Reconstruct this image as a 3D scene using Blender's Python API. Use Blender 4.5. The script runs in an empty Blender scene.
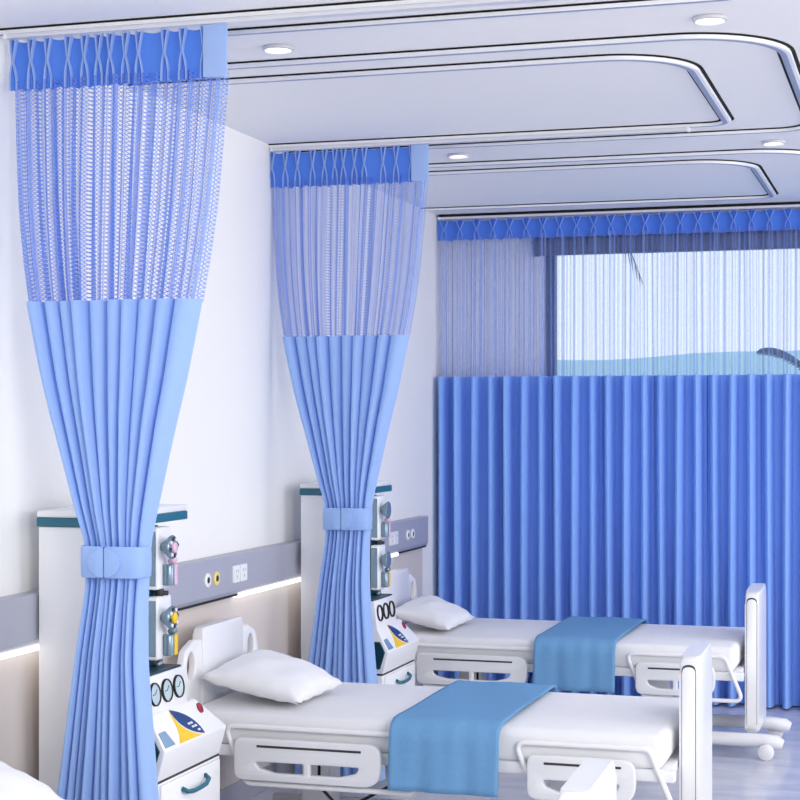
import bpy, bmesh, math, random
from mathutils import Vector, Matrix
random.seed(7)
PI = math.pi
scene = bpy.context.scene
col = scene.collection

# ------------------------------------------------------------------ materials
def lin(c):
    return tuple(((v/255)/12.92 if v/255 <= 0.04045 else ((v/255+0.055)/1.055)**2.4) for v in c) + (1.0,)

def mat(name, rgb, rough=0.5, metal=0.0, var=0.04, nscale=6.0, emit=None, estr=0.0, coat=0.0, bump=0.0, bscale=200.0, spec=0.5):
    m = bpy.data.materials.new(name); m.use_nodes = True
    nt = m.node_tree; N = nt.nodes; L = nt.links
    b = N['Principled BSDF']
    b.inputs['Roughness'].default_value = rough
    b.inputs['Metallic'].default_value = metal
    b.inputs['Coat Weight'].default_value = coat
    b.inputs['Specular IOR Level'].default_value = spec
    tc = N.new('ShaderNodeTexCoord')
    nz = N.new('ShaderNodeTexNoise'); nz.inputs['Scale'].default_value = nscale; nz.inputs['Detail'].default_value = 3
    L.new(tc.outputs['Object'], nz.inputs['Vector'])
    mx = N.new('ShaderNodeMix'); mx.data_type = 'RGBA'
    c = lin(rgb)
    mx.inputs[6].default_value = tuple(v*(1-var) for v in c[:3]) + (1,)
    mx.inputs[7].default_value = tuple(min(1, v*(1+var)) for v in c[:3]) + (1,)
    L.new(nz.outputs['Fac'], mx.inputs['Factor'])
    L.new(mx.outputs[2], b.inputs['Base Color'])
    if emit:
        b.inputs['Emission Color'].default_value = lin(emit)
        b.inputs['Emission Strength'].default_value = estr
    if bump:
        n2 = N.new('ShaderNodeTexNoise'); n2.inputs['Scale'].default_value = bscale
        L.new(tc.outputs['Object'], n2.inputs['Vector'])
        bp = N.new('ShaderNodeBump'); bp.inputs['Strength'].default_value = bump; bp.inputs['Distance'].default_value = 0.002
        L.new(n2.outputs['Fac'], bp.inputs['Height']); L.new(bp.outputs['Normal'], b.inputs['Normal'])
    return m

def cloth_mat(name, rgb, trans=0.25, var=0.03):
    m = mat(name, rgb, 0.8, var=var, nscale=40, bump=0.15, bscale=900, spec=0.2)
    nt = m.node_tree; N = nt.nodes; L = nt.links
    b = N['Principled BSDF']; out = N['Material Output']
    b.inputs['Sheen Weight'].default_value = 0.15
    tr = N.new('ShaderNodeBsdfTranslucent'); tr.inputs['Color'].default_value = lin(rgb)
    ms = N.new('ShaderNodeMixShader'); ms.inputs[0].default_value = trans
    L.new(b.outputs[0], ms.inputs[1]); L.new(tr.outputs[0], ms.inputs[2]); L.new(ms.outputs[0], out.inputs[0])
    return m

def net_mat(name, rgb, p, q, lo, hi, solid, streak=40, dense=0.5):
    """Open knitted net: diamond holes laid out in the cloth's own UV metres."""
    m = bpy.data.materials.new(name); m.use_nodes = True
    nt = m.node_tree; N = nt.nodes; L = nt.links
    b = N['Principled BSDF']; out = N['Material Output']
    b.inputs['Base Color'].default_value = lin(rgb); b.inputs['Roughness'].default_value = 0.45
    uv = N.new('ShaderNodeUVMap'); uv.uv_map = 'cloth'
    sp = N.new('ShaderNodeSeparateXYZ'); L.new(uv.outputs[0], sp.inputs[0])
    def M(op, a, bb=None):
        n = N.new('ShaderNodeMath'); n.operation = op
        for i, v in enumerate((a, bb)):
            if v is None: continue
            if isinstance(v, (int, float)): n.inputs[i].default_value = v
            else: L.new(v, n.inputs[i])
        return n.outputs[0]
    u = M('MULTIPLY', sp.outputs[0], PI/p); v = M('MULTIPLY', sp.outputs[1], PI/q)
    a = M('ABSOLUTE', M('SINE', M('ADD', u, v))); c = M('ABSOLUTE', M('SINE', M('SUBTRACT', u, v)))
    h = M('MINIMUM', a, c)
    mr = N.new('ShaderNodeMapRange'); mr.inputs['From Min'].default_value = lo; mr.inputs['From Max'].default_value = hi
    mr.inputs['To Min'].default_value = 0.0; mr.inputs['To Max'].default_value = 1.0 - solid
    L.new(h, mr.inputs['Value'])
    nz = N.new('ShaderNodeTexNoise'); nz.noise_dimensions = '1D'; nz.inputs['Scale'].default_value = streak; nz.inputs['Detail'].default_value = 2
    L.new(sp.outputs[0], nz.inputs['W'])
    m2 = N.new('ShaderNodeMapRange'); m2.inputs['From Min'].default_value = 0.36; m2.inputs['From Max'].default_value = 0.56
    m2.inputs['To Min'].default_value = dense; m2.inputs['To Max'].default_value = 1.0
    L.new(nz.outputs['Fac'], m2.inputs['Value'])
    hole = M('MULTIPLY', mr.outputs[0], m2.outputs[0])
    tp = N.new('ShaderNodeBsdfTransparent')
    tr = N.new('ShaderNodeBsdfTranslucent'); tr.inputs['Color'].default_value = lin(rgb)
    m0 = N.new('ShaderNodeMixShader'); m0.inputs[0].default_value = 0.35
    L.new(b.outputs[0], m0.inputs[1]); L.new(tr.outputs[0], m0.inputs[2])
    ms = N.new('ShaderNodeMixShader')
    L.new(hole, ms.inputs[0]); L.new(m0.outputs[0], ms.inputs[1]); L.new(tp.outputs[0], ms.inputs[2])
    L.new(ms.outputs[0], out.inputs[0])
    return m

M_wall = mat('wall_paint', (246, 245, 243), 0.6, var=0.01, nscale=2)
M_back = mat('back_wall_paint', (250, 250, 249), 0.6, var=0.01, nscale=2)
M_ceil = mat('ceiling_paint', (240, 240, 242), 0.7, var=0.01, nscale=2)
M_bead = mat('moulding_white', (240, 241, 245), 0.35, var=0.01)
M_beadshade = mat('moulding_shade_line', (150, 156, 182), 0.4, var=0.02)  # grey stripe, shade along the bead put into the colour
M_gap = mat('shadow_gap', (12, 12, 16), 0.9, var=0.05)
M_wains = mat('wainscot_laminate', (218, 208, 202), 0.5, var=0.02, nscale=3)
M_rail = mat('rail_aluminium', (178, 179, 192), 0.42, 0.15, var=0.03)
M_led = mat('led_strip', (255, 255, 255), 0.4, emit=(255, 253, 248), estr=1.6)
M_white = mat('white_plastic', (241, 241, 243), 0.32, var=0.015, coat=0.15)
M_white2 = mat('white_enamel', (232, 233, 236), 0.3, var=0.015, coat=0.2)
M_track = mat('track_aluminium', (222, 222, 228), 0.35, 0.2, var=0.02)
M_teal = mat('teal_plastic', (30, 104, 126), 0.35, var=0.05)
M_dteal = mat('dark_teal', (14, 62, 74), 0.3, var=0.05)
M_steel = mat('grey_blue_metal', (128, 150, 164), 0.25, 0.5, var=0.04)
M_black = mat('black_rubber', (22, 23, 26), 0.5, var=0.05)
M_dark = mat('dark_slot', (52, 54, 60), 0.6, var=0.04)
M_pink = mat('pink_plastic', (226, 188, 212), 0.35, var=0.04)
M_yellow = mat('yellow_plastic', (245, 200, 24), 0.4, var=0.03)
M_pale = mat('pale_yellow_ring', (240, 216, 140), 0.4, var=0.03)
M_navy = mat('navy_print', (26, 62, 122), 0.4, var=0.04)
M_red = mat('red_button', (150, 22, 40), 0.3, var=0.04)
M_screen = mat('display_glass', (128, 160, 186), 0.15, var=0.06, coat=0.5)
M_gface = mat('gauge_face', (196, 214, 216), 0.2, var=0.05, coat=0.5)
M_sheet = mat('white_sheet', (236, 236, 239), 0.85, var=0.02, nscale=12, bump=0.2, bscale=60, spec=0.2)
M_pillow = mat('pillow_cotton', (240, 240, 243), 0.85, var=0.02, nscale=14, bump=0.3, bscale=40, spec=0.2)
M_blanket = mat('blue_blanket', (112, 160, 204), 0.9, var=0.06, nscale=60, bump=0.3, bscale=300, spec=0.1)
M_frame = mat('window_frame_grey', (92, 98, 112), 0.4, 0.3, var=0.04)
M_blind = mat('blind_cassette_grey', (96, 100, 116), 0.45, var=0.04)
M_lamp = mat('lamp_diffuser', (255, 255, 255), 0.4, emit=(255, 255, 255), estr=3.0)
M_lampring = mat('lamp_trim', (206, 206, 212), 0.4, var=0.02)
M_cloth = cloth_mat('blue_curtain_cloth', (168, 200, 250), 0.2)
M_head_shade = cloth_mat('blue_heading_shaded', (92, 140, 232), 0.15)  # deeper blue paints the shade inside the concave heading cells
M_cloth3 = cloth_mat('window_curtain_cloth', (142, 184, 253), 0.05)
M_pleat_lit = cloth_mat('lit_pleat_cloth', (176, 204, 248), 0.2)  # paler copy of the cloth, light on ridges and flat end painted in
M_head3_shade = cloth_mat('window_heading_shaded', (88, 136, 234), 0.12)  # shaded copy for the hollows between window curtain pleats
M_pleat3_lit = cloth_mat('window_pleat_lit', (140, 178, 245), 0.15)  # lit copy for pleat ridges, their catch of light is in the colour
M_seam = mat('curtain_seam', (40, 74, 150), 0.8)
M_net = net_mat('blue_net', (124, 162, 242), 0.0185, 0.0125, 0.26, 0.40, 0.0, 52, 0.38)
M_net3 = net_mat('blue_net_fine', (150, 178, 250), 0.010, 0.009, 0.04, 0.20, 0.03, 38, 0.42)

def floor_material():
    m = bpy.data.materials.new('floor_vinyl'); m.use_nodes = True
    N = m.node_tree.nodes; L = m.node_tree.links; b = N['Principled BSDF']
    tc = N.new('ShaderNodeTexCoord'); mp = N.new('ShaderNodeMapping'); mp.inputs['Scale'].default_value = (1.6, 4.0, 1.0)
    L.new(tc.outputs['Object'], mp.inputs['Vector'])
    nz = N.new('ShaderNodeTexNoise'); nz.inputs['Scale'].default_value = 2.2; nz.inputs['Detail'].default_value = 7; nz.inputs['Distortion'].default_value = 0.6
    L.new(mp.outputs[0], nz.inputs['Vector'])
    cr = N.new('ShaderNodeValToRGB')
    cr.color_ramp.elements[0].position = 0.3; cr.color_ramp.elements[0].color = lin((192, 193, 204))
    cr.color_ramp.elements[1].position = 0.72; cr.color_ramp.elements[1].color = lin((216, 217, 226))
    L.new(nz.outputs['Fac'], cr.inputs[0]); L.new(cr.outputs[0], b.inputs['Base Color'])
    b.inputs['Roughness'].default_value = 0.22
    return m
M_floor = floor_material()

def glass_material():
    m = bpy.data.materials.new('window_glass'); m.use_nodes = True
    N = m.node_tree.nodes; L = m.node_tree.links; out = N['Material Output']
    N.remove(N['Principled BSDF'])
    tp = N.new('ShaderNodeBsdfTransparent'); tp.inputs[0].default_value = (0.95, 0.98, 1, 1)
    gl = N.new('ShaderNodeBsdfGlossy'); gl.inputs['Roughness'].default_value = 0.02
    fr = N.new('ShaderNodeFresnel'); fr.inputs[0].default_value = 1.2
    ms = N.new('ShaderNodeMixShader')
    L.new(fr.outputs[0], ms.inputs[0]); L.new(tp.outputs[0], ms.inputs[1]); L.new(gl.outputs[0], ms.inputs[2]); L.new(ms.outputs[0], out.inputs[0])
    return m
M_glass = glass_material()
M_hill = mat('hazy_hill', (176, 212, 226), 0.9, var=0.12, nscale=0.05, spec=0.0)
M_sea = mat('pale_water', (196, 226, 238), 0.6, var=0.1, nscale=0.03, spec=0.1)
M_palm = mat('palm_leaf', (52, 66, 54), 0.6, var=0.2)
M_trunk = mat('palm_bark', (120, 104, 88), 0.8, var=0.2)

# ------------------------------------------------------------------ mesh helpers
def new(): return bmesh.new()

def obj(name, bm, m, parent=None, smooth=None):
    me = bpy.data.meshes.new(name)
    bmesh.ops.recalc_face_normals(bm, faces=bm.faces)
    bm.to_mesh(me); bm.free()
    for mm in (m if isinstance(m, (list, tuple)) else [m]): me.materials.append(mm)
    o = bpy.data.objects.new(name, me); col.objects.link(o)
    if parent is not None: o.parent = parent
    if smooth is not None:
        me.polygons.foreach_set('use_smooth', [True]*len(me.polygons))
        if smooth < 180: me.set_sharp_from_angle(angle=math.radians(smooth))
    return o

def thing(name, label, cat, loc, group=None):
    o = bpy.data.objects.new(name, None); col.objects.link(o); o.empty_display_size = 0.1
    o.location = loc; o['label'] = label; o['category'] = cat
    if group: o['group'] = group
    return o

def struct(o):
    o['kind'] = 'structure'; return o

def dup(root, loc, label, group=None):
    r = root.copy(); col.objects.link(r); r.location = loc; r['label'] = label
    if group: r['group'] = group
    for ch in list(root.children):
        c = ch.copy(); col.objects.link(c); c.parent = r
        for g in list(ch.children):
            d = g.copy(); col.objects.link(d); d.parent = c
    return r

def box(bm, x0, x1, y0, y1, z0, z1, bev=0.0, seg=2, mi=0):
    r = bmesh.ops.create_cube(bm, size=1.0)
    vs = r['verts']
    for v in vs:
        v.co = Vector((x0+(v.co.x+.5)*(x1-x0), y0+(v.co.y+.5)*(y1-y0), z0+(v.co.z+.5)*(z1-z0)))
    fs = set(f for v in vs for f in v.link_faces)
    for f in fs: f.material_index = mi
    if bev > 0:
        es = set(e for v in vs for e in v.link_edges)
        bmesh.ops.bevel(bm, geom=list(es), offset=bev, segments=seg, profile=0.5, affect='EDGES', material=-1)

def prism(bm, pts, axis, a, b, bev=0.0, seg=2):
    """polygon pts (2D) extruded along axis from a to b. axis y: pts=(x,z); x: pts=(y,z); z: pts=(x,y)"""
    def P(p, t):
        if axis == 'y': return Vector((p[0], t, p[1]))
        if axis == 'x': return Vector((t, p[0], p[1]))
        return Vector((p[0], p[1], t))
    A = [bm.verts.new(P(p, a)) for p in pts]; B = [bm.verts.new(P(p, b)) for p in pts]
    n = len(pts)
    fs = [bm.faces.new(A), bm.faces.new(B[::-1])]
    for i in range(n):
        fs.append(bm.faces.new((A[i], A[(i+1) % n], B[(i+1) % n], B[i])))
    if bev > 0:
        es = set(e for f in fs for e in f.edges)
        bmesh.ops.bevel(bm, geom=list(es), offset=bev, segments=seg, profile=0.5, affect='EDGES')

def fillet(pts, r, seg=6):
    """round the corners of a closed polygon (2D); r scalar or list"""
    out = []; n = len(pts)
    for i in range(n):
        p = Vector(pts[i]); a = Vector(pts[i-1]); b = Vector(pts[(i+1) % n])
        rr = r[i] if isinstance(r, (list, tuple)) else r
        if rr <= 0: out.append(tuple(p)); continue
        d1 = (a-p); d2 = (b-p); l1 = d1.length; l2 = d2.length; d1.normalize(); d2.normalize()
        ang = d1.angle(d2); k = min(rr/math.tan(ang/2), l1*.49, l2*.49)
        p1 = p+d1*k; p2 = p+d2*k
        for j in range(seg+1):
            t = j/seg
            out.append(tuple((1-t)**2*p1 + 2*t*(1-t)*p + t*t*p2))
    return out

def tube(bm, pts, r, seg=10, closed=False, taper=None):
    pts = [Vector(p) for p in pts]; n = len(pts); rings = []
    up = None
    for i in range(n):
        if closed: d = pts[(i+1) % n]-pts[i-1]
        else: d = pts[min(i+1, n-1)]-pts[max(i-1, 0)]
        d.normalize()
        if up is None:
            up = Vector((0, 0, 1)) if abs(d.z) < 0.9 else Vector((1, 0, 0))
        s = d.cross(up); s.normalize(); u = s.cross(d); u.normalize(); up = u
        rr = r*(taper[i] if taper else 1)
        rings.append([bm.verts.new(pts[i]+(s*math.cos(2*PI*k/seg)+u*math.sin(2*PI*k/seg))*rr) for k in range(seg)])
    m = n if closed else n-1
    for i in range(m):
        A = rings[i]; B = rings[(i+1) % n]
        for k in range(seg):
            bm.faces.new((A[k], A[(k+1) % seg], B[(k+1) % seg], B[k]))
    if not closed:
        bm.faces.new(rings[0][::-1]); bm.faces.new(rings[-1])

def lathe(bm, prof, center, axis=(0, 0, 1), seg=28, mi=0):
    """prof: list of (radius, height along axis)"""
    ax = Vector(axis).normalized()
    t = Vector((0, 0, 1)) if abs(ax.z) < .9 else Vector((1, 0, 0))
    s = ax.cross(t).normalized(); u = s.cross(ax).normalized(); c = Vector(center)
    rings = []
    for r, h in prof:
        if r < 1e-6: rings.append([bm.verts.new(c+ax*h)])
        else: rings.append([bm.verts.new(c+ax*h+(s*math.cos(2*PI*k/seg)+u*math.sin(2*PI*k/seg))*r) for k in range(seg)])
    for i in range(len(rings)-1):
        A, B = rings[i], rings[i+1]
        for k in range(seg):
            k2 = (k+1) % seg
            if len(A) == 1 and len(B) == 1: continue
            if len(A) == 1: f = bm.faces.new((A[0], B[k], B[k2]))
            elif len(B) == 1: f = bm.faces.new((A[k], A[k2], B[0]))
            else: f = bm.faces.new((A[k], A[k2], B[k2], B[k]))
            f.material_index = mi

def plate(outline, holes, thick, bev, mapf):
    """flat plate with holes; outline/holes 2D loops; mapf maps (a,b,t) to local 3D; returns bmesh"""
    cu = bpy.data.curves.new('plate', 'CURVE'); cu.dimensions = '2D'; cu.fill_mode = 'BOTH'
    for loop in [outline]+holes:
        s = cu.splines.new('POLY'); s.points.add(len(loop)-1)
        for p, q in zip(s.points, loop): p.co = (q[0], q[1], 0, 1)
        s.use_cyclic_u = True
    cu.extrude = max(thick/2-bev, 0.0005); cu.bevel_depth = bev; cu.bevel_resolution = 2; cu.offset = -bev
    o = bpy.data.objects.new('plate', cu); col.objects.link(o)
    dg = bpy.context.evaluated_depsgraph_get(); dg.update()
    me = bpy.data.meshes.new_from_object(o.evaluated_get(dg))
    bm = bmesh.new(); bm.from_mesh(me)
    bmesh.ops.remove_doubles(bm, verts=bm.verts, dist=1e-5)
    for v in bm.verts: v.co = Vector(mapf(v.co.x, v.co.y, v.co.z))
    for f in bm.faces: f.material_index = 0
    bpy.data.meshes.remove(me); bpy.data.objects.remove(o); bpy.data.curves.remove(cu)
    return bm

def ellipse(cx, cy, rx, ry, n=28, a0=0.0):
    return [(cx+rx*math.cos(a0+2*PI*k/n), cy+ry*math.sin(a0+2*PI*k/n)) for k in range(n)]

def interp(tab, z):
    """tab sorted by descending z: (z, value...)"""
    if z >= tab[0][0]: return tab[0][1:]
    for a, b in zip(tab, tab[1:]):
        if z >= b[0]:
            t = (a[0]-z)/(a[0]-b[0])
            return tuple(p+(q-p)*t for p, q in zip(a[1:], b[1:]))
    return tab[-1][1:]

def grid(bm, rows, uvs=None):
    V = [[bm.verts.new(p) for p in r] for r in rows]
    lay = bm.loops.layers.uv.new('cloth') if uvs else None
    for i in range(len(V)-1):
        for j in range(len(V[0])-1):
            f = bm.faces.new((V[i][j], V[i][j+1], V[i+1][j+1], V[i+1][j]))
            if lay:
                for lp, (a, b) in zip(f.loops, ((i, j), (i, j+1), (i+1, j+1), (i+1, j))): lp[lay].uv = uvs[a][b]
    return V

# ------------------------------------------------------------------ room shell
WX = -2.72; BY = 9.78; CZ = 2.80; RX = 4.6; FY = -1.2
bm = new(); box(bm, WX-.2, RX+.2, FY, BY+.25, -.2, 0); struct(obj('floor', bm, M_floor))
bm = new(); box(bm, WX-.2, RX+.2, 2.0, BY+.25, CZ, CZ+.2); struct(obj('ceiling', bm, M_ceil))
bm = new(); box(bm, WX-.2, WX, FY, BY+.25, 0, CZ); struct(obj('wall_left', bm, M_wall))
bm = new(); box(bm, RX, RX+.2, FY, BY+.25, 0, CZ); struct(obj('wall_right', bm, M_wall))
# back wall around the window opening
ox0, ox1, oz0, oz1 = -2.11, 1.62, 0.85, 2.64
bm = new()
for b in ((WX, ox0, 0, CZ), (ox1, RX, 0, CZ), (ox0, ox1, 0, oz0), (ox0, ox1, oz1, CZ)):
    box(bm, b[0], b[1], BY, BY+.25, b[2], b[3])
struct(obj('wall_back', bm, M_back))
# window: frame, mullions and panes
bm = new()
fw = .06
for b in ((ox0, ox0+fw, oz0, oz1), (ox1-fw, ox1, oz0, oz1), (ox0, ox1, oz0, oz0+fw), (ox0, ox1, oz1-fw, oz1), (-.28, -.22, oz0, oz1)):
    box(bm, b[0], b[1], BY+.03, BY+.10, b[2], b[3], .004)
win = struct(obj('window_1', bm, M_frame))
for a, b in ((ox0+fw, -.28), (-.22, ox1-fw)):
    bm = new(); box(bm, a, b, BY+.06, BY+.066, oz0+fw, oz1-fw); obj('window_pane', bm, M_glass, win)
# wainscot below the service rail and a floor skirting
bm = new(); box(bm, WX, WX+.018, FY, 9.27, .10, .885, .002); struct(obj('trim_1', bm, M_wains))
bm = new(); box(bm, WX, WX+.022, FY, 9.27, 0, .10, .003); struct(obj('baseboard_left', bm, M_rail))

# ceiling mouldings: U-shaped rounded beads ending at the left wall
def u_path(x1, y0, y1, r0, r1, off):
    x1 -= off; y0 += off; y1 -= off; r0 = max(r0-off, .02); r1 = max(r1-off, .02)
    pts = [(WX, y0)]
    for k in range(13):
        a = -PI/2+PI/2*k/12; pts.append((x1-r0+r0*math.cos(a), y0+r0+r0*math.sin(a)))
    for k in range(13):
        a = PI/2*k/12; pts.append((x1-r1+r1*math.cos(a), y1-r1+r1*math.sin(a)))
    pts.append((WX, y1))
    return pts
def strip(bm, P, Q, zp, zq, mi):
    A = [bm.verts.new((x, y, zp)) for x, y in P]; B = [bm.verts.new((x, y, zq)) for x, y in Q]
    for i in range(len(A)-1):
        f = bm.faces.new((A[i], A[i+1], B[i+1], B[i])); f.material_index = mi
trim_no = [1]
def moulding(x1, y0, y1, r0, r1):
    bm = new(); D = .016
    p = lambda off: u_path(x1, y0, y1, r0, r1, off)
    zt = CZ+.004
    # sections from outside to inside: painted gap shade, bead face, painted shade line, flat, painted shade line, face, painted gap shade
    strip(bm, p(-.012), p(0), CZ-.001, CZ-.0012, 1); strip(bm, p(0), p(0), CZ-.0012, CZ-.0045, 1)
    strip(bm, p(0), p(.002), CZ-.0045, CZ-D, 0)
    strip(bm, p(.002), p(.014), CZ-D, CZ-D, 0); strip(bm, p(.014), p(.022), CZ-D, CZ-D-.0006, 2)
    strip(bm, p(.022), p(.034), CZ-D-.0006, CZ-D, 2)
    strip(bm, p(.034), p(.036), CZ-D, CZ-.0045, 0)
    strip(bm, p(.036), p(.036), CZ-.0045, CZ-.0012, 1); strip(bm, p(.036), p(.048), CZ-.0012, CZ-.001, 1)
    trim_no[0] += 1
    struct(obj('trim_%d' % trim_no[0], bm, [M_bead, M_gap, M_beadshade]))
moulding(-.40, 2.95, 4.89, .35, .16)
moulding(-.72, 3.19, 4.680, .30, .10)
moulding(-.40, 5.31, 7.19, .35, .16)
moulding(-.72, 5.55, 6.968, .30, .10)
moulding(-.40, 7.68, 9.70, .35, .16)
moulding(-.73, 7.92, 9.32, .30, .10)

# ------------------------------------------------------------------ downlights
dl = thing('downlight', 'recessed white ceiling downlight above the nearest bed, beside the first curtain', 'ceiling light', (-1.98, 5.13, CZ), 'recessed ceiling downlights')
bm = new(); lathe(bm, [(.046, 0), (.052, -.002), (.052, -.010), (.044, -.013), (.042, -.004), (.040, 0)], (0, 0, 0), seg=36); obj('trim_ring', bm, M_lampring, dl, 40)
bm = new(); lathe(bm, [(0, -.009), (.030, -.008), (.0425, -.005), (.0425, -.001)], (0, 0, 0), seg=36); obj('diffuser', bm, M_lamp, dl, 40)
dup(dl, (-2.0, 7.45, CZ), 'recessed white ceiling downlight just right of the second curtain heading')
dup(dl, (-.60, 5.13, CZ), 'recessed white ceiling downlight at the top right, in the nearer strip')
dup(dl, (-.605, 7.50, CZ), 'recessed white ceiling downlight at the right, just before the window curtain')

# ------------------------------------------------------------------ curtain tracks
def track(x0, x1, y, label):
    t = thing('curtain_track', label, 'curtain track', ((x0+x1)/2, y, CZ), 'white ceiling curtain tracks')
    h = (x1-x0)/2
    bm = new(); box(bm, -h, h, -.018, .018, -.030, -.016, .003); obj('rail', bm, M_track, t)
    bm = new(); box(bm, -h, h, -.012, .012, -.017, .0); obj('mounting_strip', bm, M_gap, t)
    for s in (-1, 1):
        bm = new(); box(bm, s*h-.006, s*h+.006, -.020, .020, -.032, -.015, .002); obj('end_cap', bm, M_white, t)
    return t
track(-2.69, -.90, 4.66, 'white ceiling curtain track holding the first, nearest tied curtain')
track(-2.708, -.90, 6.95, 'white ceiling curtain track holding the second tied curtain')
track(-2.70, 1.75, 9.62, 'long white ceiling curtain track in front of the window curtain')

# ------------------------------------------------------------------ tied curtains
# left and right edges by height, local to x = -2.32
E_ = [(2.785, -.366, .349), (2.62, -.364, .347), (2.43, -.357, .330), (2.25, -.346, .313), (2.10, -.328, .291), (1.965, -.306, .266), (1.72, -.250, .214),
      (1.566, -.204, .174), (1.353, -.145, .124), (1.22, -.104, .094), (1.11, -.104, .090), (1.06, -.108, .086), (.866, -.136, .086),
      (.436, -.198, .122), (.03, -.25, .16)]
def edges(z):
    # smoothed linear interpolation
    acc = [0, 0]; w = 0
    for dz, ww in ((-.05, 1), (-.025, 2), (0, 3), (.025, 2), (.05, 1)):
        e = interp(E_, z+dz); acc[0] += e[0]*ww; acc[1] += e[1]*ww; w += ww
    return acc[0]/w, acc[1]/w
FB = [0, .105, .197, .29, .382, .485, .585, .672, .775, .872, 1.0]     # fold boundaries across the cloth
PER = 24
cols_s = []
for i in range(len(FB)-1):
    for k in range(PER): cols_s.append((FB[i]+(FB[i+1]-FB[i])*k/PER, i, k/PER))
cols_s.append((1.0, len(FB)-2, 1.0))
def fold_depth(i, f, z, amp):
    # rounded fronts, narrow deep creases
    b = abs(math.sin(PI*f))
    return -amp*(b**0.30)*(1+.18*math.sin(i*2.3+1))
AMP = [(2.785, .03), (2.45, .040), (1.97, .066), (1.6, .068), (1.3, .055), (1.22, .045), (1.11, .045), (.9, .058), (.03, .07)]
def cloth_rows(zs, net=False):
    rows = []; uvs = []
    for z in zs:
        xl, xr = edges(z); amp = interp(AMP, z)[0]; w = xr-xl
        r = []; uu = []
        for s, i, f in cols_s:
            d = fold_depth(i, f, z, amp)
            # slightly S-shaped bunching: outer folds curve backwards
            c = (s-.5)*2
            back = .02*c*c
            if net:
                d = d*.6 + .011*math.sin(2*PI*2.0*(i+f)+1.3) + .006*math.sin(2*PI*5*(i+f)+.6*i)
            lean = .004*math.sin(3*z+i*1.7)
            r.append((xl+w*s+lean*math.sin(PI*s), d+back+.02, z)); uu.append((s*1.25, z))
        rows.append(r); uvs.append(uu)
    return rows, uvs
def pleated_heading(bm, x0, x1, pleats, z0, z1, step, conc=.016, sag=.006):
    n = int((x1-x0)/step); zs = [z1-(z1-z0)*k/10 for k in range(11)]
    rows = []
    for z in zs:
        t = (z1-z)/(z1-z0); r = []
        for k in range(n+1):
            x = x0+(x1-x0)*k/n
            lo = max([p for p in pleats if p <= x], default=None); hi = min([p for p in pleats if p > x], default=None)
            y = 0; zz = z
            if lo is not None and hi is not None:
                g = (x-lo)/(hi-lo); b = math.sin(PI*g)
                y += conc*b**.6*(1-.35*t)
                if t == 0: zz -= sag*b
                if t == 1: zz += .005*math.sin(9*g+lo*40)*b
            r.append((x, y, zz))
        rows.append(r)
    grid(bm, rows)
def pinch_pleats(parent, pleats, z0, z1, wt, wb, m, proud=.009, rad=.0017, nip=.47):
    """each pinch pleat: two folded ridges, wide at the top, nipped at the waist and bowed below"""
    for i, p in enumerate(pleats):
        bm = new()
        for s in (-1, 1):
            A = []; ns = 18
            for k in range(ns+1):
                t = k/ns; z = z1-(z1-z0)*t
                w = rad*.55+(wt*((nip-t)/nip)**1.15 if t < nip else wb*math.sin(PI*.5*min(1, (t-nip)/(1-nip)*1.25))**.8)
                y = -proud*(.55+.45*math.sin(PI*min(1, t*1.1+.1)))
                x = p+s*w
                A.append([bm.verts.new(q) for q in ((x-s*rad*1.6, .012, z), (x-s*rad*.9, y+.004, z), (x-s*rad*.2, y-.001, z), (x+s*rad*.7, y, z), (x+s*rad*1.0, y+.006, z), (x+s*rad*.7, .012, z))])
            for a, b in zip(A, A[1:]):
                for k in range(5): bm.faces.new((a[k], a[k+1], b[k+1], b[k]))
        obj('pinch_pleat', bm, m, parent, 180)
cur = thing('tied_curtain', 'light blue hospital curtain tied back, the nearer one at the left, mesh top', 'curtain', (-2.32, 4.66, 0), 'tied-back bay partition curtains')
pl = [13.4, 32, 49, 70, 86.5, 100.6, 112.5, 127.5, 141, 166.5, 184, 205]
pleats = [-.356+(p-12)/(228-12)*.719 for p in pl]
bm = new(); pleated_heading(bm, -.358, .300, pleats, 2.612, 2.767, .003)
hd = obj('pleated_heading', bm, M_head_shade, cur, 180)
pinch_pleats(hd, pleats, 2.612, 2.768, .0095, .0105, M_pleat_lit)
bm = new(); prism(bm, fillet([(.287, 2.614), (.363, 2.611), (.363, 2.768), (.287, 2.768)], .003, 2), 'y', -.012, -.004, .001)
obj('flat_end', bm, M_pleat_lit, hd, 40)
bm = new(); rows, uvs = cloth_rows([2.64-.03*k for k in range(23)]+[1.952], True); grid(bm, rows, uvs)
obj('mesh_panel', bm, M_net, cur, 180)
bm = new(); zs = [1.958-.04*k for k in range(18)]; zs = [z for z in zs if z > 1.25]+[1.24, 1.21, 1.18, 1.15, 1.12, 1.09]+[1.05-.05*k for k in range(21)]
rows, uvs = cloth_rows(zs); grid(bm, rows, uvs); obj('cloth_panel', bm, M_cloth, cur, 180)
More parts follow.
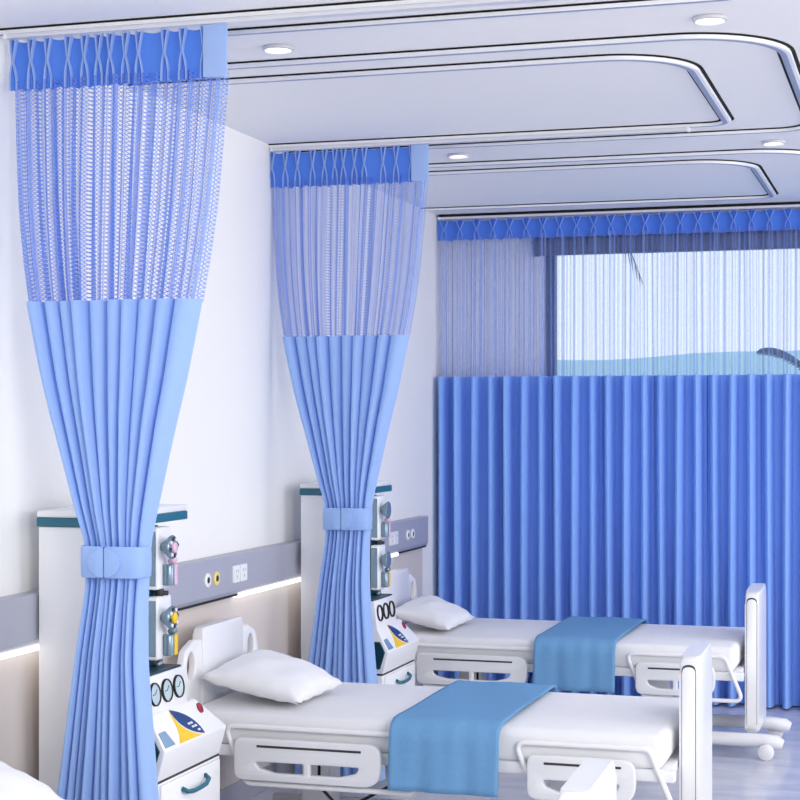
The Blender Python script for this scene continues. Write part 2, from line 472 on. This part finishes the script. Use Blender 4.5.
# tieback: a flat oval band around the gathered cloth, with an oval buckle split by a seam
def band_loop(z, off=0.0, n=48):
    a = .1015+off; b = .056+off; cx = -.003; cy = .002; out = []
    for k in range(n):
        th = 2*PI*k/n; c, s = math.cos(th), math.sin(th)
        out.append((cx+a*math.copysign(abs(c)**.55, c), cy+b*math.copysign(abs(s)**.55, s), z))
    return out
bm = new(); Z0, Z1 = 1.123, 1.218
L = [[bm.verts.new(p) for p in band_loop(z, o)] for z, o in ((Z0, -.004), (Z0, 0), (Z0+.004, .003), ((Z0+Z1)/2, .004), (Z1-.004, .003), (Z1, 0), (Z1, -.004))]
for A, B in zip(L, L[1:]):
    for k in range(48): bm.faces.new((A[k], A[(k+1) % 48], B[(k+1) % 48], B[k]))
tb = obj('tieback', bm, M_cloth, cur, 60)
FYB = -.0585                                         # front of the band
def half_oval(sgn):
    pts = [(-.013+sgn*.0012, 1.170-.044)]
    for k in range(17):
        a = -PI/2+PI*k/16; pts.append((-.013+sgn*(.0012+.052*math.cos(a)), 1.170+.044*math.sin(a)))
    return pts
for sgn in (-1, 1):
    bm = new(); prism(bm, half_oval(sgn)[1:], 'y', FYB-.005, FYB+.006, .0015, 2)
    obj('buckle', bm, M_cloth, tb, 40)
bm = new(); box(bm, -.0144, -.0116, FYB-.0035, FYB+.004, Z0+.001, Z1-.001); obj('seam', bm, M_seam, tb)
dup(cur, (-2.36, 6.95, 0), 'light blue hospital curtain tied back, the middle one standing between two beds')

# ------------------------------------------------------------------ window curtain
wc = thing('window_curtain', 'wide bright blue window curtain drawn straight, see-through mesh band on top', 'curtain', (-2.71, 9.62, 0))
SP = .0987; X1W = 4.30
p3 = [.036+SP*k for k in range(int((X1W-.05)/SP))]
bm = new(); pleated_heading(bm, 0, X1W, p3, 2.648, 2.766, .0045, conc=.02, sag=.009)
hd3 = obj('pleated_heading', bm, M_head3_shade, wc, 180)
pinch_pleats(hd3, p3, 2.650, 2.766, .024, .013, M_pleat3_lit, rad=.0026, nip=.52)
def w3(zs, net=False):
    rows = []; uvs = []
    nper = 26; N_ = int(X1W/SP*nper)
    for z in zs:
        r = []; uu = []
        for k in range(N_+1):
            x = X1W*k/N_; ph = (x-.036)/SP; f = ph-math.floor(ph); c = math.cos(2*PI*f)
            i = round(ph)
            if net:
                y = -.022*c + .007*math.sin(2*PI*3*ph+i*1.1)+.004*math.sin(2*PI*7.3*ph)
            else:
                d = abs(f if f < .5 else 1-f)/.27
                rdg = math.sqrt(max(0.0, 1-d*d)) if d < 1 else 0.0
                y = -.125*rdg*(1+.10*math.sin(i*1.9))+.03
            r.append((x+.004*math.sin(i*2.1+z*1.3), y, z)); uu.append((x*1.7, z))
        rows.append(r); uvs.append(uu)
    return rows, uvs
bm = new(); rows, uvs = w3([2.67-.08*k for k in range(11)]+[1.845], True); grid(bm, rows, uvs); obj('mesh_panel', bm, M_net3, wc, 180)
bm = new(); rows, uvs = w3([1.847, 1.835]+[1.75-.25*k for k in range(7)]+[.012]); grid(bm, rows, uvs); obj('cloth_panel', bm, M_cloth3, wc, 180)

# ------------------------------------------------------------------ roller blind cassette over the window
rb = thing('roller_blind', 'dark grey rolled-up blind cassette above the window, seen through the mesh', 'blind', (-.2, BY-.03, 2.555))
pts = fillet([(-.028, 0), (.028, 0), (.028, .105), (-.028, .105)], [.02, .005, .005, .03])
bm = new(); prism(bm, pts, 'x', -1.95, 1.95); obj('cassette', bm, M_blind, rb, 40)
for s in (-1, 1):
    bm = new(); prism(bm, fillet([(-.03, -.004), (.03, -.004), (.03, .109), (-.03, .109)], .012), 'x', s*1.95-.012, s*1.95+.012); obj('end_cap', bm, M_frame, rb, 40)

# ------------------------------------------------------------------ bed-head service rail
rl = thing('service_rail', 'long grey medical service rail on the left wall with gas outlets and sockets', 'service rail', (WX, 6.0, .885))
y0r, y1r = FY+.5-6.0, 9.25-6.0
pts = fillet([(0, 0), (.045, .0), (.058, .018), (.058, .165), (0, .165)], [0, .004, .006, .006, 0], 3)
bm = new(); prism(bm, pts, 'y', y0r, y1r); obj('channel', bm, M_rail, rl, 30)
bm = new(); prism(bm, [(0, -.002), (.056, -.002), (.060, .016), (.060, .168), (0, .168)], 'y', y1r, y1r+.014); obj('end_cap', bm, M_white, rl)
for a, b in ((y0r, 5.42-6), (6.47-6, 8.70-6)):
    bm = new(); box(bm, .002, .052, a, b, -.017, .0, .004); obj('light_strip', bm, M_led, rl)
for a, b in ((5.42-6, 6.47-6), (8.70-6, y1r)):
    bm = new(); box(bm, .004, .046, a, b, -.009, .0); obj('shadow_strip', bm, M_black, rl)
for yy, mm in ((6.128, M_white), (6.215, M_pale), (8.845, M_white), (8.935, M_white)):
    bm = new(); lathe(bm, [(.0, .0), (.028, 0), (.028, .005), (.024, .008), (.016, .008), (.014, .005), (0, .005)], (.058, yy-6, .085), (1, 0, 0)); g = obj('gas_outlet', bm, mm, rl, 40)
    bm = new(); lathe(bm, [(.0, .004), (.012, .004), (.012, .007), (.009, .008), (0, .008)], (.058, yy-6, .085), (1, 0, 0)); obj('outlet_socket', bm, M_black, g, 40)
for yy in (6.415, 6.492, 8.540, 8.617):
    bm = new(); box(bm, .057, .066, yy-6-.034, yy-6+.034, .050, .120, .003); g = obj('wall_socket', bm, M_white, rl)
    bm = new()
    for dy, dz in ((-.010, .012), (.010, .012), (0, -.012)): box(bm, .065, .0668, yy-6+dy-.002, yy-6+dy+.002, .085+dz-.006, .085+dz+.006)
    obj('socket_slots', bm, M_rail, g)

# ------------------------------------------------------------------ dialysis machines
mc = thing('dialysis_machine', 'white and teal dialysis machine partly hidden behind the nearer tied curtain', 'medical machine', (-2.64, 4.745, 0), 'dialysis machines beside the beds')
bm = new(); box(bm, 0, .265, 0, .205, .10, 1.262, .006); box(bm, 0, .07, .40, .495, .10, 1.262, .006); obj('tower', bm, M_white, mc, 40)
bm = new(); box(bm, -.004, .270, -.004, .505, 1.262, 1.290, .003); obj('teal_band', bm, M_teal, mc)
bm = new(); box(bm, -.004, .270, -.004, .505, 1.290, 1.312, .006); obj('top_cover', bm, M_white, mc, 40)
bm = new(); box(bm, .225, .270, .19, .275, .80, 1.255, .003); obj('module_post', bm, M_dteal, mc)
# gauge block
bm = new(); prism(bm, [(.02, .675), (.357, .680), (.342, .797), (.02, .797)], 'y', .004, .30, .004); gb = obj('gauge_block', bm, M_white, mc, 40)
bm = new(); box(bm, .03, .338, .210, .290, .796, .803, .002); box(bm, .268, .338, .012, .290, .796, .803, .002); obj('tray', bm, M_dteal, mc)
nrm = Vector((.117, 0, .015)).normalized()
for yy in (.062, .150, .238):
    c = (.3495, yy, .740)
    bm = new(); lathe(bm, [(.030, 0), (.037, 0), (.037, .006), (.0355, .008), (.0325, .007), (.0325, 0)], c, nrm, 32); g = obj('gauge', bm, M_black, gb, 40)
    bm = new(); lathe(bm, [(0, .004), (.0335, .004), (.0335, 0)], c, nrm, 32); obj('gauge_dial', bm, M_gface, g)
    bm = new()
    cc = Vector(c)+nrm*.0045
    e1 = Vector((0, .6, .8)); prv = e1*.022
    for q in (Vector((0, .6, .8)), Vector((0, -1, 0))):
        tube(bm, [cc, cc+q*.018], .0016, 6)
    obj('gauge_needle', bm, M_steel, g)
# console: sloping control panel over a drawer base
def P3(u, q):   # point on the slope
    yb = .0+u*(.36); yf = u*.49
    return Vector((.357+(.411-.357)*q, yb+(yf-yb)*q, .682+(.575-.682)*q))
bm = new()
V = lambda x, y, z: bm.verts.new((x, y, z))
a = [V(.02, .004, .684), V(.357, .004, .682), V(.411, .004, .575), V(.385, .004, .478), V(.02, .004, .478)]
b = [V(.02, .36, .684), V(.357, .36, .682), V(.411, .49, .575), V(.385, .49, .478), V(.02, .49, .478)]
bm.faces.new(a); bm.faces.new(b[::-1])
for i in range(5): bm.faces.new((a[i], a[(i+1) % 5], b[(i+1) % 5], b[i]))
bmesh.ops.bevel(bm, geom=list(bm.edges), offset=.006, segments=3, profile=.5, affect='EDGES')
con = obj('console', bm, M_white, mc, 50)
sn = (P3(1, 0)-P3(0, 0)).cross(P3(0, 1)-P3(0, 0)); sn.normalize()
if sn.z < 0: sn = -sn
def decal(name, uq, m, h):
    bm = new()
    A = [bm.verts.new(P3(u, q)+sn*h) for u, q in uq]; B = [bm.verts.new(P3(u, q)+sn*(-.002)) for u, q in uq]
    n = len(A); bm.faces.new(A)
    for i in range(n): bm.faces.new((A[i], A[(i+1) % n], B[(i+1) % n], B[i]))
    return obj(name, bm, m, con)
def bez(p0, p1, p2, n=12): return [tuple((1-t)**2*a+2*t*(1-t)*b+t*t*c for a, b, c in zip(p0, p1, p2)) for t in [k/n for k in range(n+1)]]
decal('blue_emblem', bez((.40, .04), (.72, .30), (.64, .95))+bez((.64, .95), (.38, .70), (.40, .04))[1:-1], M_navy, .0022)
decal('yellow_emblem', bez((.385, .10), (.36, .70), (.60, .96))+[(.24, .95)]+bez((.24, .95), (.36, .60), (.37, .10))[1:-1], M_yellow, .0020)
decal('display_screen', [(.03, .50), (.14, .50), (.18, .92), (.03, .92)], M_screen, .002)
for (u, q) in ((.53, .56), (.575, .56), (.555, .67), (.60, .67), (.60, .80)):
    decal('keypad_button', [(u-.014, q-.03), (u+.014, q-.03), (u+.014, q+.03), (u-.014, q+.03)], M_white, .0045)
c = P3(.90, .28)
bm = new(); lathe(bm, [(.0, .006), (.012, .0055), (.017, .004), (.018, 0)], c, sn, 20); ob = obj('red_button', bm, M_red, con, 40)
bm = new(); prism(bm, [(.29, .50), (.372, .50), (.395, .575), (.372, .62), (.29, .62)], 'y', -.004, .004, .002); obj('side_display', bm, M_dteal, con)
bm = new(); box(bm, .01, .383, .004, .50, .10, .471, .006); ba = obj('drawer_base', bm, M_white, mc, 40)
bm = new(); box(bm, .015, .380, .008, .497, .466, .482); obj('drawer_gap', bm, M_dark, mc)
bm = new(); box(bm, .378, .392, .02, .48, .135, .465, .004); dr = obj('drawer', bm, M_white, mc, 40)
bm = new(); tube(bm, [(.392, .17, .428), (.408, .178, .418), (.414, .21, .414), (.415, .26, .414), (.414, .31, .416), (.408, .345, .426), (.392, .352, .436)], .0075, 10); obj('handle', bm, M_teal, dr, 180)
bm = new(); box(bm, .02, .36, .03, .47, .06, .105, .01); obj('plinth', bm, M_dark, mc)
for x in (.06, .33):
    for y in (.07, .43):
        bm = new(); lathe(bm, [(0, -.016), (.026, -.016), (.032, -.010), (.032, .010), (.026, .016), (0, .016)], (x, y, .032), (0, 1, 0), 20); obj('caster', bm, M_black, mc, 40)
# pump modules
for zb, zt, mm in ((1.052, 1.252, M_pink), (.826, 1.030, M_yellow)):
    y0, y1 = .185, .292; yc = .214
    bm = new(); box(bm, .268, .306, y0, y1, zb, zt, .008, 3); pm = obj('pump_module', bm, M_white, mc, 50)
    bm = new(); box(bm, .272, .300, y0-.003, y0+.004, zb+.012, zt-.012, .002); obj('side_panel', bm, M_steel, pm)
    zc = zb+.137
    bm = new(); lathe(bm, [(0, -.002), (.012, 0), (.022, .012), (.037, .030), (.039, .036), (.036, .040), (0, .040)], (.306, yc, zc), (1, .02, 0), 32); dd = obj('pump_dial', bm, M_steel, pm, 40)
    ax = Vector((1, .02, 0)).normalized(); c0 = Vector((.306, yc, zc))+ax*.040
    s = Vector((-.02, 1, 0)).normalized()
    for k in range(8):
        a = 2*PI*k/8+.2; pp = c0+(s*math.cos(a)+Vector((0, 0, 1))*math.sin(a))*.028
        bm = new(); lathe(bm, [(.0, .005), (.006, .004), (.0065, -.002)], pp, ax, 10); obj('dial_stud', bm, M_white if k % 2 else M_dark, dd, 60)
    bm = new(); lathe(bm, [(0, .009), (.014, .0085), (.017, .006), (.018, -.002)], c0, ax, 24); obj('dial_knob', bm, mm, dd, 40)
    bm = new(); lathe(bm, [(0, 0), (.017, 0), (.018, .006), (.018, .062), (.015, .068), (0, .068)], (.320, .236, zb+.012), (0, 0, 1), 20); ft = obj('flow_tube', bm, M_steel, pm, 40)
    bm = new(); box(bm, .322, .338, .246, .268, zb+.012, zb+.078, .003); obj('tube_holder', bm, mm, pm)
    bm = new(); lathe(bm, [(0, .0), (.011, .0), (.012, .004), (.012, .020), (.008, .024), (0, .024)], (.322, .246, zb+.086), (.8, -.3, .5), 16); obj('valve_knob', bm, M_pink if mm is M_pink else M_steel, pm, 40)
bm = new(); tube(bm, [(.288, .235, 1.056), (.290, .235, 1.045), (.288, .235, 1.026)], .014, 12); tube(bm, [(.275, .235, 1.04), (.315, .245, 1.038)], .008, 10); obj('connector', bm, M_dark, mc, 180)
tbm = new(); tube(tbm, [(.290, .235, .828), (.292, .235, .812), (.290, .215, .808)], .010, 10); obj('hose', tbm, M_steel, mc, 180)
dup(mc, (-2.64, 7.115, 0), 'white and teal dialysis machine partly hidden behind the middle tied curtain')
mc.location = (-2.655, 4.785, 0); mc.scale = (1.06, 1, 1)

# ------------------------------------------------------------------ hospital beds (local: x from the wall, y across, z up)
BW = .40
bed = thing('hospital_bed', 'white hospital bed between the two tied curtains, its foot towards the window', 'bed', (-2.68, 6.10, 0), 'white hospital beds')
# headboard: centre panel with a looped handle on each side
hb = fillet([(-.20, .30), (.20, .30), (.20, .815), (-.20, .815)], [.01, .01, .03, .03])
bm = new(); prism(bm, hb, 'x', .058, .100, .006, 2); h1 = obj('headboard', bm, M_white, bed, 50)
for s in (-1, 1):
    out = [(s*.19, .30), (s*.34, .30), (s*.375, .45), (s*.378, .66), (s*.345, .745), (s*.26, .775), (s*.19, .77)]
    out = fillet(out, [0, .03, .05, .06, .05, .03, 0], 5)
    hole = ellipse(s*.293, .682, .036, .052, 24); hole2 = fillet([(s*.235, .36), (s*.325, .36), (s*.335, .55), (s*.235, .55)], .03, 5)
    bm = plate(out, [hole, hole2], .030, .007, lambda a, b, t: (.080+t, a, b)); obj('grab_handle', bm, M_white, h1, 50)
# frame, mattress
bm = new()
for s in (-1, 1): box(bm, .10, 1.90, s*BW-.018, s*BW+.018, .385, .425, .006)
for x in (.12, .60, 1.10, 1.60, 1.86): box(bm, x-.02, x+.02, -BW, BW, .385, .420, .004)
obj('bed_frame', bm, M_white2, bed, 50)
bm = new(); box(bm, .11, 1.86, -BW-.012, BW+.012, .422, .54, .03, 4); obj('mattress', bm, M_sheet, bed, 60)
# side rails
def rail_panel(xa, xb, s, name='side_rail'):
    za, zb = .312, .462; h = zb-za
    out = fillet([(xa, za), (xb, za), (xb, zb), (xa, zb)], [.035, .07, .05, .03], 6)
    w = xb-xa; cx = (xa+xb)/2
    hl = [(cx+sx*.012, zb-.078) for sx in (-1, 1)]
    holes = []
    for sx in (-1, 1):
        p = [(cx+sx*.012, zb-.082), (cx+sx*w*.36, zb-.082), (cx+sx*w*.33, zb-.105), (cx+sx*w*.22, za+.030), (cx+sx*.012, za+.030)]
        holes.append(fillet(p, [.004, .012, .02, .03, .004], 4))
    yy = s*(BW+.052)
    bm = plate(out, holes, .026, .006, lambda a, b, t: (a, yy+t, b)); r = obj(name, bm, M_white2, bed, 50)
    bm = new(); box(bm, xa+w*.16, xb-w*.13, yy+s*.010, yy+s*.0145, zb-.030, zb-.022); obj('slot', bm, M_dark, r)
    # parallelogram tube frame behind the panel
    yi = s*(BW+.030); sk = .085
    loop = [(xa-.05, .497), (xb+.04, .497), (xb+.04+sk, .295), (xa-.05+sk, .295)]
    loop = fillet(loop, .03, 6)
    bm = new(); tube(bm, [(a, yi, b) for a, b in loop], .0095, 10, closed=True); obj('rail_tube', bm, M_white, r, 180)
for s in (-1, 1):
    rail_panel(.335, .885, s); rail_panel(1.405, 1.775, s)
# footboard: a narrow rounded column panel
fb = fillet([(-.205, .12), (.205, .12), (.205, .79), (-.205, .775)], [.01, .01, .05, .06], 6)
bm = new(); prism(bm, fb, 'x', 1.885, 1.95, .014, 3); f1 = obj('footboard', bm, M_white, bed, 50)
cap = fillet([(1.895, .15), (1.94, .15), (1.94, .745), (1.895, .745)], [.004, .004, .022, .022], 6)
for s in (-1, 1):
    bm = new(); prism(bm, fillet([(1.893, .15), (1.942, .15), (1.942, .752), (1.893, .752)], [.004, .004, .024, .024], 6), 'y', s*.2045, s*.2062); obj('edge_line', bm, M_dark, f1)
    bm = new(); prism(bm, cap, 'y', s*.2040, s*.2120, .003, 2); obj('edge_cap', bm, M_white, f1, 50)
# lift columns and base
for x in (.5, 1.45):
    bm = new(); box(bm, x-.06, x+.06, -.06, .06, .10, .39, .01); box(bm, x-.045, x+.045, -.30, .30, .355, .39, .006); obj('lift_column', bm, M_white2, bed, 50)
for s in (-1, 1):
    bm = new(); tube(bm, [(.22, s*.24, .085), (1.0, s*.24, .085), (1.98, s*.24, .085), (2.04, s*.24, .078), (2.065, s*.24, .07)], .032, 18, taper=[1, 1, 1, 1.05, .7]); bt = obj('base_tube', bm, M_white2, bed, 50)
    for x in (.28, 1.99):
        bm = new(); lathe(bm, [(0, -.014), (.030, -.014), (.038, -.008), (.038, .008), (.030, .014), (0, .014)], (x, s*.285, .038), (0, 1, 0), 24); obj('caster', bm, M_white2, bt, 40)
bm = new(); box(bm, .44, .56, -.24, .24, .06, .11, .01); box(bm, 1.39, 1.51, -.24, .24, .06, .11, .01); obj('base_crossbar', bm, M_white2, bed, 50)
bm = new(); tube(bm, [(.62, -.20, .40), (.60, -.30, .36), (.61, -.33, .28), (.66, -.31, .22), (.72, -.2, .20), (.80, -.1, .24), (.84, -.1, .38)], .006, 8); obj('power_cable', bm, M_black, bed, 180)
dup(bed, (-2.68, 8.40, 0), 'white hospital bed in front of the blue window curtain, farthest from the viewer')
dup(bed, (-2.65, 3.87, 0), 'white hospital bed at the bottom left, before the nearer tied curtain')

# pillows: cushion over four corners
def pillow(name, label, corners, th, seed, group='white pillows on the beds'):
    rnd = random.Random(seed)
    n, k = 26, 20
    A, B, C, D = [Vector(c) for c in corners]        # near-left, near-right, far-right, far-left
    nrm = (B-A).cross(D-A).normalized()
    if nrm.z < 0: nrm = -nrm
    ctr = (A+B+C+D)/4
    bm = new()
    ph = [rnd.uniform(0, 6) for _ in range(6)]
    def pt(u, v, s):
        # pull the sides in a little between the corners
        uu = u-.5; vv = v-.5
        pu = .5+uu*(1-.07*(1-4*vv*vv)) ; pv = .5+vv*(1-.06*(1-4*uu*uu))
        p = A*(1-pu)*(1-pv)+B*pu*(1-pv)+C*pu*pv+D*(1-pu)*pv
        e = max(0, (1-(2*uu)**2)*(1-(2*vv)**2))
        h = th*e**.42
        wr = .004*e**.5*(math.sin(9*u+5*v+ph[0])+.7*math.sin(15*u-8*v+ph[1])+.5*math.sin(22*v+ph[2]))
        ed = (1-e)**6*.006*math.sin(30*u+24*v+ph[3])
        return p+nrm*(s*h*(.62 if s > 0 else .38)+wr*(s > 0)+ed)
    top = [[pt(i/n, j/k, 1) for i in range(n+1)] for j in range(k+1)]
    bot = [[pt(i/n, j/k, -1) for i in range(n+1)] for j in range(k+1)]
    grid(bm, top); grid(bm, bot)
    bmesh.ops.remove_doubles(bm, verts=bm.verts, dist=2e-4)
    for v in bm.verts: v.co -= Vector((ctr.x, ctr.y, 0))
    o = obj(name, bm, M_pillow, None, 180); o.location = (ctr.x, ctr.y, 0)
    o['label'] = label; o['category'] = 'pillow'; o['group'] = group
    return o
P2 = [(-2.54, 8.10, .625), (-2.20, 7.99, .572), (-2.20, 8.52, .572), (-2.54, 8.72, .655)]
pillow('pillow', 'plump white pillow on the farthest bed, by the window curtain', P2, .105, 3)
P1 = [(-2.555, 5.80, .640), (-2.14, 5.76, .575), (-2.13, 6.22, .575), (-2.555, 6.42, .660)]
pw = pillow('pillow', 'plump white pillow on the middle bed, against its headboard', P1, .12, 5)
p0 = pw.copy(); col.objects.link(p0); p0.location.y -= 2.19; p0.location.x += .005; p0['label'] = 'white pillow at the bottom left edge, on the nearest bed'

# blankets folded across the beds
def blanket(label, xo, yc, seed):
    xa, xb = -1.755, -1.365
    bm = new(); rows = []
    W = BW+.024
    prof = [(-W-.064, .318)]
    prof += [(-W-.064, .318+.19*k/8) for k in range(1, 8)]
    prof += [(-W-.062, .515), (-W-.045, .540), (-W-.015, .553), (-W+.03, .556)]
    prof += [(-W+.03+(2*W-.06)*k/12, .556) for k in range(1, 13)]
    prof += [(W+.015, .553), (W+.045, .540), (W+.062, .515), (W+.064, .42), (W+.064, .33)]
    n = 30
    for (y, z) in prof:
        r = []
        for k in range(n+1):
            t = k/n; x = xa+(xb-xa)*t
            d = max(0, (.53-z)/.2)
            wv = .006*d*math.sin(t*14+seed)+.002*math.sin(t*31+y*9)
            r.append((x+.006*d*math.sin(seed+y*3), y-(wv if y < 0 else -wv), z+(.002*math.sin(t*9+y*7) if d == 0 else 0)))
        rows.append(r)
    V = grid(bm, rows)
    o = obj('blanket', bm, M_blanket, None, 180)
    md = o.modifiers.new('thick', 'SOLIDIFY'); md.thickness = .008; md.offset = 1
    o.location = (xo, yc, 0)
    o['label'] = label; o['category'] = 'blanket'; o['group'] = 'blue blankets across the beds'
    return o
bl = blanket('steel blue blanket laid across the farthest bed, hanging over its side', 0, 8.40, 1.0)
b1 = bl.copy(); col.objects.link(b1); b1.location = (0, 6.10, 0); b1['label'] = 'steel blue blanket hanging over the side of the middle bed'

# ------------------------------------------------------------------ outside the window
def hill():
    bm = new(); n = 60; rows = []
    for j, (yy, k) in enumerate(((150, 0), (165, .55), (185, 1), (215, .4), (240, 0))):
        r = []
        for i in range(n+1):
            x = -120+200*i/n
            h = 6.3+.07*(x+30)+.5*math.sin(x*.11)+.25*math.sin(x*.27+1)
            r.append((x, yy, -2+k*(h+4)))
        rows.append(r)
    grid(bm, rows); return struct(obj('hill', bm, M_hill, None, 180))
hill()
bm = new(); box(bm, -250, 250, 12.5, 400, -3, -2.5); struct(obj('sea', bm, M_sea))

def palm(label, base, crown_z, fronds):
    t = thing('palm_tree', label, 'palm tree', base)
    bm = new(); bx = Vector(base)
    tube(bm, [(.15*math.sin(k*.35), 0, (crown_z-base[2])*k/10) for k in range(11)], .12, 12, taper=[1.2-.05*k for k in range(11)]); obj('trunk', bm, M_trunk, t, 180)
    top = Vector((.15*math.sin(3.5), 0, crown_z-base[2]))
    for (az, up, ln, droop) in fronds:
        bm = new(); d = Vector((math.cos(az), math.sin(az), 0)); pts = []
        for k in range(15):
            u = k/14; pts.append(top+d*(ln*u)*(1-.12*u)+Vector((0, 0, up*u-droop*u*u)))
        tube(bm, pts, .011, 6, taper=[1-.06*k for k in range(15)])
        sd = d.cross(Vector((0, 0, 1)))
        for k in range(3, 26):
            u = k/26*14; i = min(int(u), 13); f = u-i; p = pts[i].lerp(pts[i+1], f); tg = (pts[i+1]-pts[i]).normalized()
            L_ = ln*.36*math.sin(PI*min(.97, .12+.86*k/26))**.7
            for s in (-1, 1):
                e = p+(sd*s*.55+tg*.65+Vector((0, 0, -.45)))*L_
                m_ = p.lerp(e, .5)+Vector((0, 0, .05*L_)); w = tg*(.018)
                v = [bm.verts.new(q) for q in (p-w*.4, p+w*.4, m_+w, e, m_-w)]
                bm.faces.new(v)
        obj('frond', bm, M_palm, t)
    return t
palm('palm tree outside the window, frond hanging under the blind cassette', (-3.30, 14.5, -2.5), 3.75,
     [(-.05, .75, 1.25, 1.75), (2.2, .8, 1.5, 1.0), (3.3, .7, 1.5, 1.1), (4.1, .7, 1.4, 1.0), (1.5, 1.2, .9, .3)])
palm('palm tree outside the window, arching frond tip at the right edge', (-.78, 15.5, -2.5), 1.90,
     [(3.3, .80, .62, .48), (1.2, .5, 1.2, 1.0), (.1, .5, 1.3, 1.1), (4.2, .1, 1.0, 1.0), (5.3, .5, 1.2, 1.1)])

# ------------------------------------------------------------------ world, lamps, camera
w = bpy.data.worlds.new('world'); scene.world = w; w.use_nodes = True
N = w.node_tree.nodes; L = w.node_tree.links
bg = N['Background']
tc = N.new('ShaderNodeTexCoord'); sp = N.new('ShaderNodeSeparateXYZ'); L.new(tc.outputs['Generated'], sp.inputs[0])
cr = N.new('ShaderNodeValToRGB')
cr.color_ramp.elements[0].position = 0.25; cr.color_ramp.elements[0].color = (1.12, 1.12, 1.10, 1)
cr.color_ramp.elements[1].position = 0.75; cr.color_ramp.elements[1].color = (1.12, 1.18, 1.26, 1)
mr = N.new('ShaderNodeMapRange'); mr.inputs['From Min'].default_value = -1; L.new(sp.outputs[1], mr.inputs['Value']); L.new(mr.outputs[0], cr.inputs[0]); L.new(cr.outputs[0], bg.inputs[0]); bg.inputs[1].default_value = 1.0

def area(name, loc, target, sx, sy, power, color=(1, 1, 1)):
    d = bpy.data.lights.new(name, 'AREA'); d.shape = 'RECTANGLE'; d.size = sx; d.size_y = sy; d.energy = power; d.color = color
    o = bpy.data.objects.new(name, d); col.objects.link(o); o.location = loc
    o.rotation_euler = (Vector(target)-Vector(loc)).to_track_quat('-Z', 'Y').to_euler()
    return o
area('added_room_fill', (2.2, 1.2, 2.6), (-2.0, 6.5, 1.1), 2.6, 1.6, 145, (1, .985, .96))  # added fill lamp, unseen behind the camera, no real fitting
area('added_bay_fill', (.6, 7.4, 2.72), (.4, 7.4, 0), 1.6, 3.2, 26, (1, .985, .97))  # added overhead fill, no luminaire exists at this spot
area('added_side_fill', (4.4, 6.2, 1.7), (-2.6, 6.8, 1.4), 4.5, 2.0, 112, (1, .985, .97))  # unseen area lamp added at the right to bring out the curtain folds

cam = bpy.data.cameras.new('camera'); co = bpy.data.objects.new('camera', cam); col.objects.link(co)
cam.sensor_width = 36; cam.sensor_fit = 'HORIZONTAL'; cam.lens = 36*1700/800
cam.shift_y = 19/800; cam.clip_end = 1000
co.location = (0, 0, 1.6); co.rotation_euler = (PI/2, 0, math.atan(520/1700))
scene.camera = co
scene.view_settings.view_transform = 'Standard'; scene.view_settings.look = 'None'
scene.view_settings.exposure = -0.1; scene.view_settings.gamma = 1.0
scene.cycles.transparent_max_bounces = 24; scene.cycles.max_bounces = 10; scene.cycles.diffuse_bounces = 6
